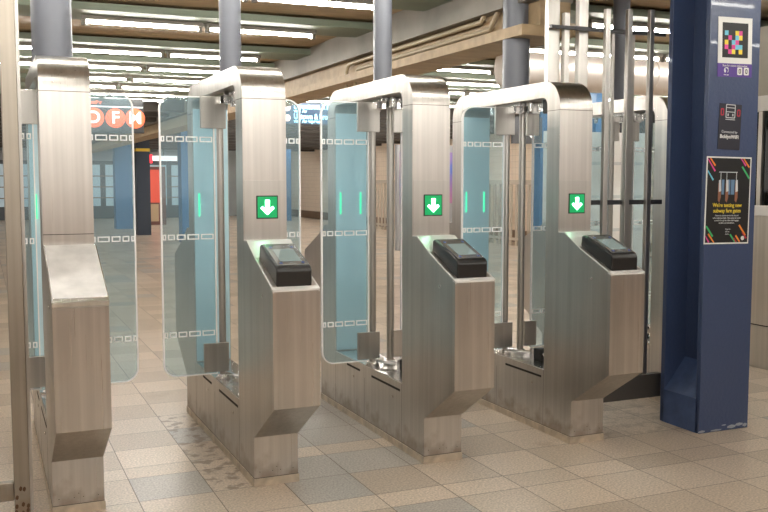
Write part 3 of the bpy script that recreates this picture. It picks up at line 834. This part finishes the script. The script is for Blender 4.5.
t = thing('direction_sign', 'dark hanging sign with a white down arrow, seen through the rightmost reader gate', 'sign', (7.63, 12.0, 2.25))
box('panel', mat('sign_charcoal', (.06, .06, .065), .5), -.30, .22, 0, .05, -.20, .20, t, bevel=.004)
bm = bmesh.new(); prism(bm, [(.02, .14), (.06, .14), (.06, -.05), (.11, -.01), (.11, -.06), (.04, -.13), (-.03, -.06), (-.03, -.01), (.02, -.05)], [], -.006, 0, 'y')
finish(bm, 'arrow', SW, t, smooth=False)
bm = bmesh.new(); acyl(bm, (-.1, .025, .20), (-.1, .025, .585), .012, n=8); finish_split(bm, 'hanger_rod', SB, t)
t = thing('line_sign', 'small black sign with one orange disc, seen between the fence bars', 'sign', (9.63, 12.0, 2.2))
box('panel', SB, -.30, .32, 0, .05, -.16, .36, t)
bm = bmesh.new(); acyl(bm, (-.05, 0, 0), (-.05, -.006, 0), .10, n=28); finish(bm, 'route_disc', SO, t)
bm = bmesh.new(); acyl(bm, (0, .025, .36), (0, .025, .635), .012, n=8); finish_split(bm, 'hanger_rod', SB, t)

# ------------------------------------------------------------------ far hall: columns, storefront, railing, posters
def far_column(x, y, w_, m_, lb, stripe=False):
    t = thing('far_column', lb, 'column', (x, y, 0), 0, 'columns far down the hall')
    box('shaft', m_, -w_/2, w_/2, -w_/2, w_/2, 0, CEIL, t)
    if stripe: box('yellow_band', mat('yellow_paint', (.75, .5, .03), .5), -w_/2 - .005, w_/2 + .005, -w_/2 - .005, w_/2 + .005, 2.28, 2.36, t)
far_column(4.02, 29.5, .50, BLUE_L, 'bright blue column seen through the leftmost glass door')
far_column(4.06, 25.9, .36, NAVY, 'dark navy column with a yellow band, seen between the first two doors', True)
far_column(4.62, 22.5, .42, BLUE_L, 'blue column seen through the second glass door')
far_column(10.3, 33.0, .45, BLUE_L, 'blue column seen between the second and middle gates')
far_column(9.68, 14.8, .20, BLUE_L, 'blue column seen through the rightmost reader gate')
far_column(8.35, 11.3, .20, BLUE_L, 'blue column seen between the left bars of the fence')

t = thing('storefront', 'dark shop front with lit shelves at the far left end of the hall', 'store', (3.2, 37.4, 0))
box('shop_wall', mat('shop_dark', (.10, .11, .12), .5), -3.2, 4.6, 0, .5, 0, 2.6, t)
box('fascia', mat('shop_fascia', (.35, .36, .38), .5), -3.2, 4.6, -.06, 0, 2.25, 2.6, t)
bm = bmesh.new()
for k in range(9): abox(bm, -3.0 + k * .85, -2.35 + k * .85, -.03, 0, .5, 2.1)
finish_split(bm, 'shop_window', mat('shop_window', (.35, .42, .45), .2, emit=(.55, .7, .75), es=.22), t, smooth=False)
bm = bmesh.new()
for k in range(3): abox(bm, -3.1, 4.5, -.08, -.03, .8 + k * .42, .84 + k * .42)
finish_split(bm, 'shelf', mat('shelf_brown', (.22, .16, .12), .6), t, smooth=False)
t = thing('vending_machine', 'red and brown vending machine beside the navy column', 'vending machine', (5.35, 31.5, 0))
box('body', mat('vending_brown', (.16, .06, .045), .4), -.35, .35, 0, .6, 0, 1.95, t, bevel=.01)
box('lit_front', mat('vending_red', (.45, .05, .03), .3, emit=(.8, .10, .05), es=.35), -.26, .18, -.01, 0, .75, 1.85, t)
box('hatch', mat('vending_tan', (.50, .36, .22), .5), -.26, .1, -.012, 0, .12, .7, t)
t = thing('shop_sign', 'small white sign with a red end above the vending machine', 'sign', (5.55, 31.0, 2.2))
box('panel', SW, -.35, .45, 0, .05, -.06, .10, t); box('red_end', mat('red_lamp', (.8, .02, .03), .4, emit=(1, .03, .05), es=1.5), -.52, -.36, 0, .05, -.14, .14, t)
bm = bmesh.new(); acyl(bm, (0, .025, .1), (0, .025, .635), .015, n=8); finish_split(bm, 'hanger_rod', SB, t)

t = thing('railing', 'cream barred railing along the right wall, seen through the rightmost reader gate', 'railing', (11.2, 19.0, 0))
CR = mat('cream_railing_paint', (.55, .47, .38), .5)
n = 60
bm = bmesh.new(); abox(bm, -.04, .04, -7.5, 7.5, 1.40, 1.50); finish(bm, 'top_rail', CR, t)
bm = bmesh.new(); abox(bm, -.03, .03, -7.5, 7.5, .12, .18); finish(bm, 'bottom_rail', CR, t)
b0 = None
for k in range(n):
    yy = -7.4 + k * 14.8 / (n - 1)
    if b0 is None: b0 = box('baluster', CR, -.02, .02, -.035, .035, .18 if k % 12 else 0, 1.40, t); b0.location = (0, yy, 0)
    else:
        c = b0.copy(); C.objects.link(c); c.parent = t; c.location = (0, yy, 0)

t = thing('wall_poster', 'pink, violet and blue advertisement beyond the middle gate', 'poster', (8.6, 17.9, 0))
box('stand', mat('poster_stand_grey', (.35, .35, .36), .5), -.5, .9, 0, .12, 0, 2.25, t)
box('advert', mat('advert_pink', (.50, .20, .32), .4, col2=(.12, .18, .55), nscale=1.5), -.44, .84, -.01, 0, 1.0, 2.1, t)
t = thing('notice_board', 'white notice board with grey lines, seen between the right fence bars', 'notice board', (7.1, 9.6, 0))
box('board', mat('board_white', (.75, .75, .74), .4), -.75, .75, 0, .08, .35, 2.1, t)
bm = bmesh.new()
for k in range(3): abox(bm, -.70, .70, -.006, 0, .85 + k * .42, .89 + k * .42)
finish_split(bm, 'board_line', PGY, t); 
bm = bmesh.new(); abox(bm, -.70, -.64, 0, .08, 0, .35); abox(bm, .64, .70, 0, .08, 0, .35); finish_split(bm, 'foot', STEEL_D, t)
